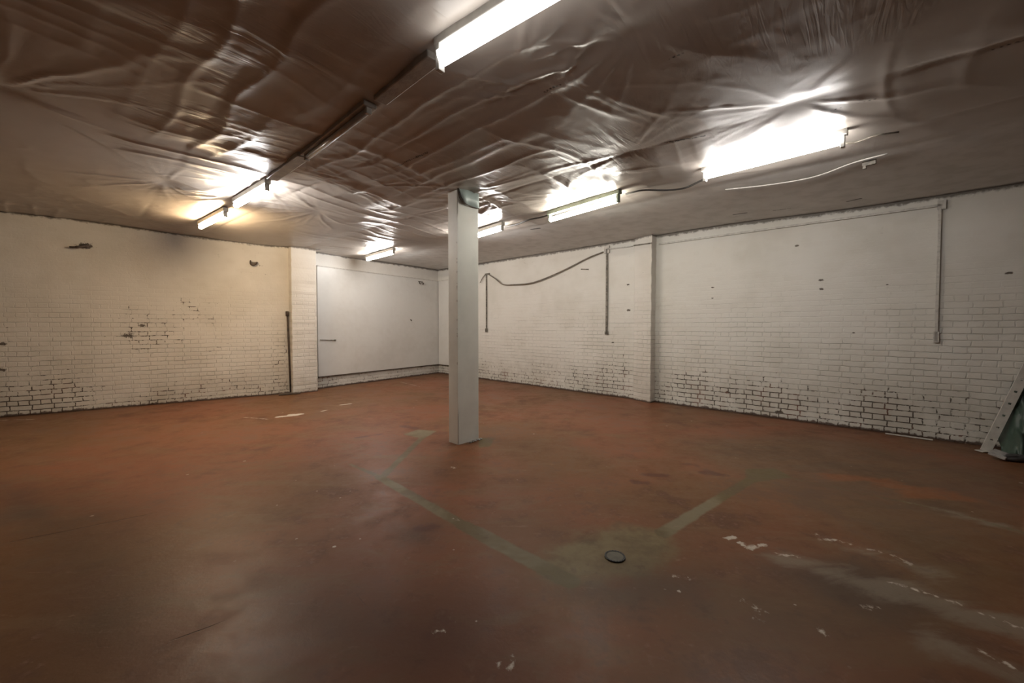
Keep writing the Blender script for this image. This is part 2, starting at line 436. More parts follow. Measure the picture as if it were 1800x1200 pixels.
DSPOT = [((1115, 845), (1135, 848), .05), ((1145, 834), (1168, 836), .05), ((1238, 830), (1268, 833), .05), ((1200, 815), (1222, 817), .04),
         ((712, 748), (728, 752), .06), ((630, 768), (672, 762), .03), ((735, 930), (765, 925), .05), ((1300, 832), (1308, 834), .03)]
ORANGE = [((1470, 838), (1560, 845), .10), ((1540, 845), (1660, 865), .13), ((1600, 868), (1690, 872), .07)]
def segs(L):
    L = [(at(*a), at(*b), h) for a, b, h in L]
    def f(x, y):
        v = np.full(x.shape, 2.0)
        for a, b, h in L:
            d, _ = seg_dist(x, y, a, b); v = np.minimum(v, d-h)
        return v
    return f
def polys(L):
    def f(x, y):
        v = np.full(x.shape, 2.0)
        for P in L: v = np.minimum(v, poly_sd(x, y, P))
        return v
    return f
gs, gp = segs(GREEN), polys(GPOLY)
OLIVE = [px((1180, 770), (1500, 770), (1800, 840), (1800, 1200), (1150, 1200), (1230, 1010), (1500, 950), (1300, 850))]
DIM = [px((0, 850), (200, 900), (330, 1010), (330, 1200), (0, 1200)), px((420, 1010), (900, 1050), (900, 1200), (480, 1200))]  # dark dirt plus dimmer light, both painted into the near floor colour
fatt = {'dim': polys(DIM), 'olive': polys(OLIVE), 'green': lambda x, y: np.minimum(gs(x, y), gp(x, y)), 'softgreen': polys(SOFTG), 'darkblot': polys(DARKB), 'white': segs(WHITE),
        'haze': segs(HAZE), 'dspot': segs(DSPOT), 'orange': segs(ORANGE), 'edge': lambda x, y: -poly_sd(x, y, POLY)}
def floor_z(x, y):
    return -.004 + .004*(fbm(x*1.3, y*1.3, 5, 2)-.5)
def floor_mat():
    m, p = mat_new('red_painted_concrete'); co = coords()
    n0 = noise(co, .35, 3, .6); n1 = noise(co, 1.1, 4, .6, .4); n2 = noise(co, 4.5, 5, .65); n3 = noise(co, 22, 4, .6); n4 = noise(co, 70, 2)
    st_ = coords('Object', (1, 3.2, 1), (0, 0, -math.atan2(dR.y, dR.x)))
    ns = noise(st_, 1.6, 5, .65, .6)
    red = mix(n1.st(.32, .68), (.205, .073, .033), (.158, .062, .028))
    col = mix(n0.st(.42, .60)*.75, red, (.130, .067, .027))
    col = mix(ns.st(.48, .68)*.6, col, (.165, .095, .048))
    col = mix((n2*.6+n1*.4).st(.52, .64)*.6, col, (.095, .042, .026))
    col = mix((n2*.5+n3*.5).st(.54, .66)*.30, col, (.27, .155, .11))
    ol = attr('olive') + (n0-.5)*1.6 + (ns-.5)*1.2 + (n2-.5)*.3
    col = mix(ol.st(.25, -.45)*.62, col, mix(ns.st(.4, .6), (.125, .085, .045), (.085, .062, .036)))
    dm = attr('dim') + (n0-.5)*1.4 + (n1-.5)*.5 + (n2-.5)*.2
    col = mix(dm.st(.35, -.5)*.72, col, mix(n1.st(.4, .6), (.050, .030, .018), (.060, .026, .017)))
    w1 = (n2-.5)*.10 + (n3-.5)*.03
    og = attr('orange') + (ns-.5)*.5 + (n2-.5)*.2
    col = mix(og.st(.05, -.08)*.55, col, (.23, .075, .022))
    sg = attr('softgreen') + (n1-.5)*.55 + (n2-.5)*.2
    col = mix(sg.st(.10, -.10)*.8, col, mix(n2.st(.4, .65), (.175, .142, .070), (.115, .090, .045)))
    db = attr('darkblot') + (n1-.5)*.6 + (n2-.5)*.25
    col = mix(db.st(.14, -.16)*.65, col, (.070, .050, .035))
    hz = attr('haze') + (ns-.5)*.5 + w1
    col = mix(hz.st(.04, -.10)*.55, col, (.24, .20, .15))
    gr = attr('green') + w1*.35
    col = mix(gr.st(.012, -.012)*.85, col, mix(n1.st(.45, .58), (.105, .082, .036), (.185, .160, .10)))
    ds = attr('dspot') + (n2-.5)*.22 + (n3-.5)*.05
    col = mix(ds.st(.02, -.04)*.75, col, (.075, .022, .014))
    wh = attr('white') + (n3-.5)*.05 + (n4-.5)*.03 + (n2-.5)*.03
    col = mix(wh.st(.010, -.006)*.85, col, (.56, .50, .42))
    vo = E.nt.nodes.new('ShaderNodeTexVoronoi'); vo.inputs['Scale'].default_value = 3.1; E.nt.links.new(co, vo.inputs['Vector'])
    dd = E(vo.outputs['Distance']); cs = sep(vo.outputs['Color'])
    fleck = (dd + (n4-.5)*.05).st(.045, .030)*cs[0].st(.50, .54)
    vo2 = E.nt.nodes.new('ShaderNodeTexVoronoi'); vo2.inputs['Scale'].default_value = 8.3; E.nt.links.new(co, vo2.inputs['Vector'])
    f2 = (E(vo2.outputs['Distance']) + (n4-.5)*.06).st(.075, .045)*sep(vo2.outputs['Color'])[1].st(.72, .76)*n1.st(.44, .56)
    col = mix((fleck*.85).mx(f2*.6), col, (.50, .43, .36))
    scuff = noise(coords('Object', (1, 7, 1), (0, 0, .5)), 3.2, 5, .7, .8)
    col = mix((scuff*.7+n3*.3).st(.585, .68)*n0.st(.40, .6)*.35, col, (.30, .20, .14))
    col = mix((n1*.45+n2*.35+n3*.25).st(.50, .42)*.35, col, (.065, .028, .016))
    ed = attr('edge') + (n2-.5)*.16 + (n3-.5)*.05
    col = mix(ed.st(.13, .0)*.75, col, (.055, .028, .018))  # brown shadow along the walls, painted into the floor colour
    # two hairline cracks
    x, y, z = sep(co)
    def crack(a, b, wd):
        a, b = at(*a), at(*b); L = (b-a).length; t = (b-a)/L
        u = (x-a.x)*t.x + (y-a.y)*t.y; v = (x-a.x)*(-t.y) + (y-a.y)*t.x + (n2-.5)*.03
        return (v._m('ABSOLUTE')).st(wd, wd*.3)*u.st(0, .08)*u.st(L, L-.15)
    ck = crack((290, 1128), (410, 1084), .004).mx(crack((0, 955), (285, 898), .006)*.7).mx(crack((625, 1042), (655, 1075), .004)*.3)
    col = mix(ck*.9, col, (.02, .012, .01))
    put(p, 'Base Color', col)
    put(p, 'Roughness', (n1*.35+n2*.35+n3*.2).st(.32, .62, .36, .58)); p.inputs['Specular IOR Level'].default_value = .16
    bump(p, n2*.5 + n3*.25 + n4*.08 - ck, .006, .55)
    return m
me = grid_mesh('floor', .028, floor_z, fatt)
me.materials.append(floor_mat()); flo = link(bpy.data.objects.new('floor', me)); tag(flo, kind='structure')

# ------------------------------------------------------------------ walls
def wall(name, a, b, mat, inward, H=3.35, step=.06, kind='structure', und=.010, seed=1):
    d = (b-a); L = d.length; d.normalize(); n = inward
    # local frame: X along, Y towards the room side (-Y = room), Z up
    xs = d; ys = Vector((0, 0, 1)).cross(xs)
    sgn = 1 if ys.dot(n) < 0 else -1
    nx = max(2, int(L/step)); nz = int(H/step)
    X, Z = np.meshgrid(np.linspace(0, L, nx+1), np.linspace(-.03, H, nz+1), indexing='ij')
    u = (fbm(X*.9+seed*7, Z*1.1, 300+seed, 3)-.5)*und*2
    u *= np.clip(np.minimum(X, L-X)/.3, 0, 1)
    Yf = -sgn*u; Yb = sgn*.2
    top = np.zeros_like(X)
    for i in range(nx+1):
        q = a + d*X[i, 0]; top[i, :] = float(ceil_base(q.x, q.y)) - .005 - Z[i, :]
    V = np.stack([X, Yf, Z], -1).reshape(-1, 3).tolist(); T = top.ravel().tolist()
    F = []; w_ = nz+1
    for i in range(nx):
        for j in range(nz):
            F.append((i*w_+j, (i+1)*w_+j, (i+1)*w_+j+1, i*w_+j+1))
    k = len(V); V += [(0, Yb, -.03), (L, Yb, -.03), (L, Yb, H), (0, Yb, H)]; T += [1, 1, 0, 0]
    F += [(k, k+3, k+2, k+1), (0, nz, k+3, k), (nx*w_, k+1, k+2, nx*w_+nz), tuple([i*w_ for i in range(nx+1)][::-1])[:0] or (0, k, k+1, nx*w_), (nz, nx*w_+nz, k+2, k+3)]
    me = bpy.data.meshes.new(name); me.from_pydata(V, [], F); me.update()
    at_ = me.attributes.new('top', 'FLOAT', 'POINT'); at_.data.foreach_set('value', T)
    me.shade_smooth(); me.materials.append(mat)
    o = link(bpy.data.objects.new(name, me)); o.location = a; o.rotation_euler = (0, 0, math.atan2(d.y, d.x))
    return tag(o, kind=kind)
def wl(u, v, a, b):                              # pixel -> (along, height) on a wall
    p = on_line(u, v, a, b); d = (b-a).normalized(); return (p-a).dot(d), p.z
sp_l = [(*wl(150, 432, A, WX), .10), (*wl(446, 463, A, WX), .07), (*wl(268, 712, A, WX), .10), (*wl(0, 650, A, WX), .06),
        (*wl(250, 572, A, WX), .05), (*wl(225, 590, A, WX), .09), (*wl(2, 605, A, WX), .06)]
bo_l = [(*wl(u, v, A, WX), R_, s_) for u, v, R_, s_ in ((250, 590, .9, .27), (345, 560, .6, .17), (395, 615, .6, .22), (330, 530, .5, .2), (40, 690, .8, .25), (130, 690, .7, .22), (500, 620, .6, .25), (450, 470, .4, .2), (400, 425, .6, .12), (0, 600, .5, .2))]
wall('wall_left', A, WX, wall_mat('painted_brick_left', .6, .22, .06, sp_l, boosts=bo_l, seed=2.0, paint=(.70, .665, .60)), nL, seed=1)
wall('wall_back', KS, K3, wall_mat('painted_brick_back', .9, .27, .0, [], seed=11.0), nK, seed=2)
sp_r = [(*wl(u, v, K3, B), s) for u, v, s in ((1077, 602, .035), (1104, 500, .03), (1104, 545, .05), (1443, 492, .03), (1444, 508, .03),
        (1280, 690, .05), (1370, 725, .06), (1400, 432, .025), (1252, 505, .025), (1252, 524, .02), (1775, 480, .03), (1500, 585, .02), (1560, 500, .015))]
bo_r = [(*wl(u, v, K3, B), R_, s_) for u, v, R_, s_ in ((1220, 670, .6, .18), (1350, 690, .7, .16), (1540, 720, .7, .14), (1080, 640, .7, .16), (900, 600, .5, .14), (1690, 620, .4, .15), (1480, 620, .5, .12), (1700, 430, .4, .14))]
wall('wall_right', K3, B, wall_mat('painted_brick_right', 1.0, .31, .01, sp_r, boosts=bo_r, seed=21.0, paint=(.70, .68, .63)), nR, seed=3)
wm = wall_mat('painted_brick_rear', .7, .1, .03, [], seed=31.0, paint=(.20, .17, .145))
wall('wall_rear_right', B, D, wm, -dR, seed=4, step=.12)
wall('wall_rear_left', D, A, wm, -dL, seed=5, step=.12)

# ------------------------------------------------------------------ pilasters
def pilaster(corner_list, label, mat, nm='pilaster'):
    c = corner_list[0]; o0 = Vector((c.x, c.y, 0)); d = (corner_list[1]-c).normalized(); ang = math.atan2(d.y, d.x)
    R = Matrix.Rotation(-ang, 3, 'Z'); P = [R @ (q-o0) for q in corner_list]
    bm = bmesh.new(); prism(bm, [(q.x, q.y) for q in P], -.01, 3.2)
    es = [e for e in bm.edges if abs((e.verts[0].co-e.verts[1].co).normalized().z) > .9]
    bmesh.ops.bevel(bm, geom=es, offset=.012, segments=2, affect='EDGES', profile=.5)
    # courses: cut into rows so the edges are slightly uneven
    for k in range(1, 42):
        z = k*.0765
        bmesh.ops.bisect_plane(bm, geom=bm.verts[:]+bm.edges[:]+bm.faces[:], plane_co=(0, 0, z), plane_no=(0, 0, 1))
    rn = random.Random(7)
    rows = {}
    for v in bm.verts:
        k = round(v.co.z, 3); q = rows.setdefault(k, (rn.uniform(-.004, .004), rn.uniform(-.004, .004))); v.co.x += q[0]; v.co.y += q[1]
    o = obj(nm, bm, mat); o.location = o0; o.rotation_euler = (0, 0, ang)
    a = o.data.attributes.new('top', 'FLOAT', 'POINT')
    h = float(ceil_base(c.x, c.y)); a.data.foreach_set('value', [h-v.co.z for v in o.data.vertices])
    return o
def pil_mat(name, seed):
    # same paint, brick courses wrap round the two visible faces
    return wall_mat(name, .8, .16, .0, [], seed=seed, plasterlike=2.6, paint=(.70, .67, .62))
pa, pb = at(515, 692), at(559, 687)
dp = (pb-pa).normalized(); npz = Vector((-dp.y, dp.x, 0)); npz = npz if npz.dot(pa) > 0 else -npz
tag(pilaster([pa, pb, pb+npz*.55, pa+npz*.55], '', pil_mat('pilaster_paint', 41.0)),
    'white painted brick pier between the left brick wall and the smooth wall board', 'pier')
qa, qb = at(1113, 702), at(1143, 708)
dq = (qb-qa).normalized(); 
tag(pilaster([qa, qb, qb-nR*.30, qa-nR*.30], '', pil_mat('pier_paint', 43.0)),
    'white painted brick pier standing out from the long right wall, conduit crossing its top', 'pier')

# ------------------------------------------------------------------ smooth wall boards
def board(a, b, z0, z1, label, n, th=.03):
    o0 = a; d = (b-a); L = d.length; ang = math.atan2(d.y, d.x)
    nn = Matrix.Rotation(-ang, 3, 'Z') @ n; s = 1 if nn.y > 0 else -1
    t = thing('wall_board', label, 'board', (o0.x, o0.y, z0), ang)
    bm = bmesh.new(); y0, y1 = sorted((.004*s, th*s)); box(bm, 0, L, y0, y1, 0, z1-z0, .003)
    m, p = mat_new('smooth_white_board'); co = coords(); n1 = noise(co, .9, 4); n2 = noise(co, 9, 4)
    put(p, 'Base Color', mix((n1*.7+n2*.3).st(.4, .7), (.66, .65, .62), (.60, .585, .55))); put(p, 'Roughness', .4); bump(p, n1+n2*.15, .006, .4)
    obj('panel', bm, m, t)
    bm = bmesh.new(); y0, y1 = sorted((.0, (th+.006)*s)); box(bm, 0, L, y0, y1, -.022, 0); obj('bottom_strip', bm, M['timber'], t)
    bm = bmesh.new(); y0, y1 = sorted((.0, (th+.012)*s)); box(bm, 0, L, y0, y1, z1-z0, z1-z0+.02); obj('top_strip', bm, M['painted_conduit'], t)
    return t
board(K2+dK*.0, K3-dK*.01, .26, 2.66, 'large smooth white board covering the back wall between pier and room corner', nK)
board(K3+dR*.05, on_line(812, 600, K3, B)*1.0*Vector((1, 1, 0)) if False else Vector((on_line(812, 600, K3, B).x, on_line(812, 600, K3, B).y, 0)), .26, 2.66,
      'narrow smooth white board on the right wall beside the corner, behind the column', nR)
# hook and rod on the board
def off(p, n, k): return Vector((p.x+n.x*k, p.y+n.y*k, p.z))
h0 = off(on_line(738, 497, K2, K3), nK, .034)
t = thing('wall_hook', 'small dark double hook high on the smooth white back board', 'hook', h0)
bm = bmesh.new()
for s in (-.05, .05):
    tube(bm, smooth([Vector(dK)*s+Vector((0, 0, .03)), Vector(dK)*s+nK*.01+Vector((0, 0, -.02)), Vector(dK)*s+nK*.05+Vector((0, 0, -.04)), Vector(dK)*s+nK*.07+Vector((0, 0, -.0))]), .009, 8)
obj('hook_prongs', bm, M['rust'], t)
bm = bmesh.new(); tube(bm, [Vector(dK)*-.08+Vector((0, 0, .03)), Vector(dK)*.08+Vector((0, 0, .03))], .010, 8); obj('back_plate', bm, M['rust'], t)
h1 = off(on_line(720, 562, K2, K3), nK, .034)
bm = bmesh.new(); tube(bm, [(0, 0, 0), nK*.03, nK*.045+Vector((0, 0, -.03))], .012, 8)
o = obj('wall_peg', bm, M['rust']); o.location = h1; tag(o, 'tiny dark peg at mid height on the smooth back board', 'peg')
a, b = off(on_line(561, 597, K2, K3), nK, .045), off(on_line(587, 597.5, K2, K3), nK, .045)
bm = bmesh.new(); tube(bm, [Vector((0, 0, 0)), b-a], .008, 8); box(bm, (b-a).x-.02, (b-a).x+.02, (b-a).y-.02, (b-a).y+.02, (b-a).z-.014, (b-a).z+.014, .004)
o = obj('wall_rod', bm, M['dirty_conduit']); o.location = a; tag(o, 'short thin horizontal rod on the white board beside the left pier', 'rod')

# left brick wall: bent iron bracket, hook, standing pipe with foot plate
def wp(u, v, a, b, n, k): return off(on_line(u, v, a, b), n, k)
p0 = wp(150, 433, A, WX, nL, .0)
bm = bmesh.new(); e = -dL
tube(bm, smooth([Vector((0, 0, 0))-nL*.02, nL*.05, nL*.09-e*.06+Vector((0, 0, -.03)), nL*.06-e*.16+Vector((0, 0, -.035))], 5), [.028]*6+[.022]*6+[.012]*4, 8)
box(bm, -.04, .04, -.02, .03, -.03, .035, .01)
o = obj('wall_bracket', bm, M['rust'], smooth=True); o.location = p0; tag(o, 'broken rusty bracket stub high on the left brick wall, under the ceiling', 'bracket')
p0 = wp(446, 463, A, WX, nL, .0)
bm = bmesh.new(); tube(bm, smooth([-nL*.02+Vector((0, 0, .06))-e*.05, nL*.04-e*.05+Vector((0, 0, -.02)), nL*.06+Vector((0, 0, -.04)), nL*.06+e*.06+Vector((0, 0, .02))], 6), .014, 8)
o = obj('wall_hook', bm, M['rust'], smooth=True); o.location = p0; tag(o, 'rusty bent hook on the left brick wall close to the pier', 'hook')
q0, q1 = wp(510.5, 686, A, WX, nL, .05), wp(504.5, 548, A, WX, nL, .035)
q0.z = .035
t = thing('standing_pipe', 'thin dark pipe standing against the left wall beside the pier', 'pipe', Vector((q0.x, q0.y, 0)))
bm = bmesh.new(); tube(bm, [Vector((0, 0, .03)), (q1-q0)*.5+Vector((0, 0, .03))-nL*.004, q1-q0+Vector((0, 0, .03))], .017, 10); obj('pipe', bm, M['rust'], t, True)
bm = bmesh.new(); tube(bm, [q1-q0-Vector((0, 0, .05)), q1-q0+Vector((0, 0, .045))], .030, 10); obj('pipe_cap', bm, M['rust'], t, True)
g0, g1 = at(490, 694.5), at(528, 691.5)
bm = bmesh.new(); d_ = (g1-g0); L = d_.length; box(bm, 0, L, -.05, .05, .0, .025, .005)
o = obj('floor_plank', bm, M['timber']); o.location = g0+Vector((0, 0, .001)); o.rotation_euler = (0, 0, math.atan2(d_.y, d_.x))
tag(o, 'short dark plank lying on the floor at the foot of the standing pipe', 'plank')

# ------------------------------------------------------------------ column
mid = at(805.5, 781); a_ = Vector((.70, .714, 0)).normalized(); b_ = Vector((-.714, .70, 0))
def solve(u, d):
    k = (u-900)/F_PX; return (k*mid.y - mid.x)/(d.x - k*d.y)
w1, w2 = solve(841.5, a_), solve(788, b_)
ang = math.atan2(a_.y, a_.x)
t = thing('column', 'square white painted column standing alone in the middle of the room', 'column', mid, ang)
hc = float(ceil_base(mid.x, mid.y)) + .02
bm = bmesh.new(); prism(bm, [(0, 0), (w1, 0), (w1, w2), (0, w2)], -.01, hc, .010); obj('shaft', bm, M['column_paint'], t)
# chipped corner bead
bm = bmesh.new(); rn = random.Random(3); z = .9
prism(bm, [(-.004, .004), (-.004, -.006), (.022, -.006), (.022, .002), (.004, .004)], .35, 2.62)
obj('corner_bead', bm, M['column_paint'], t)
bm = bmesh.new()
for k in range(14):
    z = rn.uniform(.9, 2.3); hgt = rn.uniform(.006, .03); box(bm, -.0055, .001, .004, .008, z, z+hgt)
obj('corner_chips', bm, M['rust'], t)
# flap of lining folded over the top of the right face
bm = bmesh.new(); ns = 10; top = []; bot = []
for i in range(ns+1):
    f = i/ns; x = -.002+f*(w1+.004)
    top.append(bm.verts.new((x, -.008-.012*math.sin(f*3.1), hc-.03)))
    bot.append(bm.verts.new((x if f > .25 else x+.0, -.010-.030*math.exp(-((f-.2)/.25)**2), hc-.03-(.17*min(1, (f/.28))**.55+.004*math.sin(f*9)))))
for i in range(ns): bm.faces.new((top[i], top[i+1], bot[i+1], bot[i]))
fl = obj('lining_flap', bm, M['flap'], t, True); fl['label'] = 'blue-grey flap folded over the column top'
sd = fl.modifiers.new('solid', 'SOLIDIFY'); sd.thickness = .003
bm = bmesh.new(); tube(bm, [v for v in smooth([(-.004, -.012, hc-.02), (.005, -.02, hc-.09), (.03, -.034, hc-.16), (.09, -.036, hc-.198), (w1*.6, -.02, hc-.206), (w1+.002, -.016, hc-.206)])], .005, 8)
obj('flap_edge', bm, M['rust'], t, True)
# crumbs of mortar at the foot
tr = thing('mortar_crumbs', 'small pale mortar crumbs lying against the foot of the column', 'rubble', mid)
bm = bmesh.new()
for k in range(20):
    f = rn.random(); q = a_*(w1*(.35+.75*f)) + Vector((a_.y, -a_.x, 0))*rn.uniform(.012, .05); s = rn.uniform(.006, .017)
    r = bmesh.ops.create_icosphere(bm, subdivisions=1, radius=s)
    for v in r['verts']: v.co = Vector((v.co.x*rn.uniform(.7, 1.3), v.co.y*rn.uniform(.7, 1.3), v.co.z*.7)) + q + Vector((0, 0, s*.5))
bmc = obj('crumbs', bm, M['plaster'], tr); bmc['kind'] = 'stuff'; 

# ------------------------------------------------------------------ conduits on the right wall
def conduit(name, label, pts, n, hw, mat, depth=.022, parts=()):
    o0 = pts[0]; t = thing(name, label, 'conduit', o0)
    for nm, P, r, mt in parts:
        bm = bmesh.new()
        for i in range(len(P)-1):
            a, b = P[i]-o0, P[i+1]-o0; d = (b-a).normalized(); s = d.cross(n).normalized()
            vs_ = [bm.verts.new(q+s*sx*r+n*k) for q in (a-d*r*.6, b+d*r*.6) for sx, k in ((-1, 0), (1, 0), (1, depth), (-1, depth))]
            for f in ((0, 1, 2, 3), (7, 6, 5, 4), (0, 4, 5, 1), (1, 5, 6, 2), (2, 6, 7, 3), (3, 7, 4, 0)): bm.faces.new([vs_[k] for k in f])
        obj(nm, bm, mt, t)
    return t
def rw(u, v, k=.004): return wp(u, v, K3, B, nR, k)
hc0, hc1 = rw(1160, 429, .012), rw(1655, 361, .012)
v0, v1 = rw(1652, 362, .012), rw(1645.5, 598, .012); v1 = Vector((v0.x, v0.y, v1.z))
conduit('wall_conduit', 'long painted conduit under the ceiling, dropping at the right end of the right wall', None or [hc0], nR, 0, None,
        parts=[('horizontal_run', [hc0, hc1], .014, M['painted_conduit']), ('drop', [v0, v1], .013, M['painted_conduit']),
               ('end_box', [v1+Vector((0, 0, .09)), v1+Vector((0, 0, -.01))], .024, M['painted_conduit']),
               ('elbow', [hc1+Vector((0, 0, .035)), hc1+Vector((0, 0, -.03))], .035, M['painted_conduit'])])
v0, v1 = rw(1068, 438, .012), rw(1071, 586, .012); v1 = Vector((v0.x, v0.y, v1.z)); hh = rw(1112, 433, .012)
conduit('wall_conduit', 'thin dirty conduit dropping down the right wall just left of the brick pier', [v0], nR, 0, None,
        parts=[('drop', [v0, v1], .016, M['dirty_conduit']), ('junction_box', [v0+Vector((0, 0, .03)), v0+Vector((0, 0, -.05))], .055, M['painted_conduit']),
               ('side_run', [v0, hh], .010, M['painted_conduit']), ('end_box', [v1+Vector((0, 0, .02)), v1], .035, M['dirty_conduit'])])
# run across the pier face
ra, rb = off(qa, Vector((0, 0, 1)), 0), qb; npi = Vector((dq.y, -dq.x, 0)); npi = npi if npi.dot(-qa) > 0 else -npi
za = on_line(1113, 432, qa, qb).z; zb = on_line(1143, 428, qa, qb).z
bmo = [Vector((qa.x, qa.y, za))+npi*.006, Vector((qb.x, qb.y, zb))+npi*.006]
conduit('pier_conduit', 'short thin conduit piece crossing the top of the right-hand brick pier', bmo, npi, 0, None, .014, parts=[('run', bmo, .011, M['dirty_conduit'])])
v0, v1 = rw(856, 482, .012), rw(855.5, 582, .012); v1 = Vector((v0.x, v0.y, v1.z))
conduit('wall_conduit', 'thin dirty conduit on the right wall close to the column, rusty box at its foot', [v0], nR, 0, None,
        parts=[('drop', [v0, v1], .013, M['dirty_conduit']), ('top_bracket', [v0+dR*-.03, v0+dR*.10], .02, M['dirty_conduit']),
               ('end_box', [v1+Vector((0, 0, .05)), v1], .038, M['dirty_conduit'])])
# drooping cable
cp = [rw(860, 482, .03), rw(873, 490, .05), rw(887, 500, .06), rw(905, 500.5, .06), rw(935, 498, .06), rw(965, 488, .06), rw(1000, 472, .05), rw(1035, 454, .04), rw(1062, 443, .03)]
bm = bmesh.new(); tube(bm, [p-cp[0] for p in smooth(cp)], .014, 8)
o = obj('hanging_cable', bm, M['grey_cable'], smooth=True); o.location = cp[0]; tag(o, 'slack dusty cable sagging between two conduits on the right wall', 'cable')
cp = [rw(854, 483, .03), rw(850, 489, .04), rw(846, 497, .04)]
bm = bmesh.new(); tube(bm, [p-cp[0] for p in smooth(cp)], .010, 8)
o = obj('cable_tail', bm, M['grey_cable'], smooth=True); o.location = cp[0]; tag(o, 'short loose cable end hanging beside the column at the conduit top', 'cable')
a, b = rw(1022, 473, .01), rw(1035, 473.5, .01)
bm = bmesh.new(); tube(bm, [Vector((0, 0, 0)), b-a], .012, 8)
o = obj('wall_pin', bm, M['dirty_conduit']); o.location = a; tag(o, 'tiny horizontal metal pin under the sagging cable on the right wall', 'pin')

# ------------------------------------------------------------------ fluorescent lamps
def lamp(name, label, e0, e1, power, col, housing, hw=.032, tube_r=.019, rise=.075, diffuser=False, length=None, lit=True, group='fluorescent lamps under the ceiling', twin=False):
    d = (e1-e0); L = d.length; d.normalize()
    if length: e1 = e0+d*length; L = length
    ang = math.atan2(d.y, d.x); tilt = math.asin(max(-1, min(1, d.z)))
    t = thing(name, label, 'lamp', e0, ang, group); t.rotation_euler = (0, -tilt, ang)
    # X runs along the tube, origin at the near tube end, housing above
    bm = bmesh.new(); box(bm, -.05, L+.05, -hw, hw, rise-.035, rise+.02, .006); obj('housing', bm, housing, t)
    for x in (-.02, L+.02):
        bm = bmesh.new(); box(bm, x-.014, x+.014, -.022, .022, -.028 if not diffuser else -.055, rise-.03, .004)
        obj('lamp_holder', bm, M['olive_metal'] if housing is M['olive_metal'] else M['pale_metal'], t)
    lm = lamp_mat('tube_light_'+label.split()[0], col, power) if lit else plain('dead_tube', (.50, .48, .44), .25, var=.05)
    bm = bmesh.new()
    if diffuser:
        seg = 12; R = .046
        pr = [(R*math.cos(math.pi+math.pi*k/seg), .03+R*1.25*math.sin(math.pi+math.pi*k/seg)) for k in range(seg+1)]
        r0 = [bm.verts.new((0, y, z)) for y, z in pr]; r1 = [bm.verts.new((L, y, z)) for y, z in pr]
        for k in range(seg): bm.faces.new((r0[k], r1[k], r1[k+1], r0[k+1]))
        bm.faces.new(r0); bm.faces.new(r1[::-1]); bm.faces.new((r0[0], r0[-1], r1[-1], r1[0]))
        obj('diffuser', bm, lm, t, False)
    else:
        for y in ((-.03, .03) if twin else (0,)):
            bm = bmesh.new() if y != (-.03 if twin else 0) else bm
            tube(bm, [(.0, y, 0), (L, y, 0)], tube_r, 14); obj('tube', bm, lm, t, True)
    return t
def tp(u, v, drop=.11): return at_ceil(u, v, drop)
G = None
lamp('fluorescent_lamp', 'biggest brightest lit lamp, cut by the top edge of the photo, nearest', tp(778, 106, .15), tp(960, -2, .15), POWER['front'], COOL, M['pale_metal'], length=1.5, diffuser=True, rise=.12, hw=.022)
lamp('fluorescent_lamp', 'wide bright lit lamp at the right, nearest the long right wall', tp(1243, 309, .10), tp(1476, 249, .10), POWER['right'], COOL, M['pale_metal'], diffuser=True, hw=.03, rise=.075)
lamp('fluorescent_lamp', 'lit tube lamp with greenish housing right of the column, middle of its row', tp(968, 386, .14), tp(1084, 352, .14), POWER['mid'], NEUT, M['olive_metal'], tube_r=.03, rise=.10)
e1 = tp(881, 402, .13); dd = (tp(968, 386, .14)-tp(1084, 352, .14)).normalized()
lamp('fluorescent_lamp', 'lit tube lamp partly hidden behind the right edge of the column', e1+Vector((dd.x, dd.y, 0))*1.2, e1, POWER['behind'], COOL, M['pale_metal'], tube_r=.028)
lamp('fluorescent_lamp', 'smallest farthest lit lamp above the smooth white wall board', tp(646, 456, .13), tp(691, 444, .13), POWER['far'], COOL, M['pale_metal'], tube_r=.03)
lamp('fluorescent_lamp', 'lit cool white lamp in the crumpled sheet left of the column', tp(415, 361, .12), tp(468, 331, .12), POWER['left'], COOL, M['pale_metal'], tube_r=.03)
lamp('fluorescent_lamp', 'warm yellowish lit lamp, leftmost, nearest the left brick wall', tp(353, 399, .12), tp(395, 378, .12), POWER['warm'], WARM, M['pale_metal'], tube_r=.03)
lamp('fluorescent_lamp', 'unlit grey tube lamp in line with the nearest lit lamp', tp(541, 276, .07), tp(645, 196, .07), 0, COOL, M['tape'], hw=.05, tube_r=.022, rise=.05, lit=False)

# boxed trunking in the same line as the nearest lamp
def trunk(label, a, b, hw, h, mat=None):
    d = b-a; L = d.length; ang = math.atan2(d.y, d.x)
    bm = bmesh.new(); box(bm, 0, L, -hw, hw, -.005, h, .008)
    n = int(L/.12)
    o = obj('cable_trunking', bm, mat or M['tape']); o.location = a
    o.rotation_euler = (0, -math.asin(d.z/L), ang)
    return tag(o, label, 'trunking', 'trunking on the ceiling')
trunk('grey boxed trunking between the nearest lit lamp and the unlit lamp', tp(668, 180, .05), tp(764, 104, .05), .05, .06)
trunk('short grey boxed trunking between the unlit lamp and the crumpled-sheet lamp', tp(478, 316, .05), tp(534, 276, .05), .055, .06)

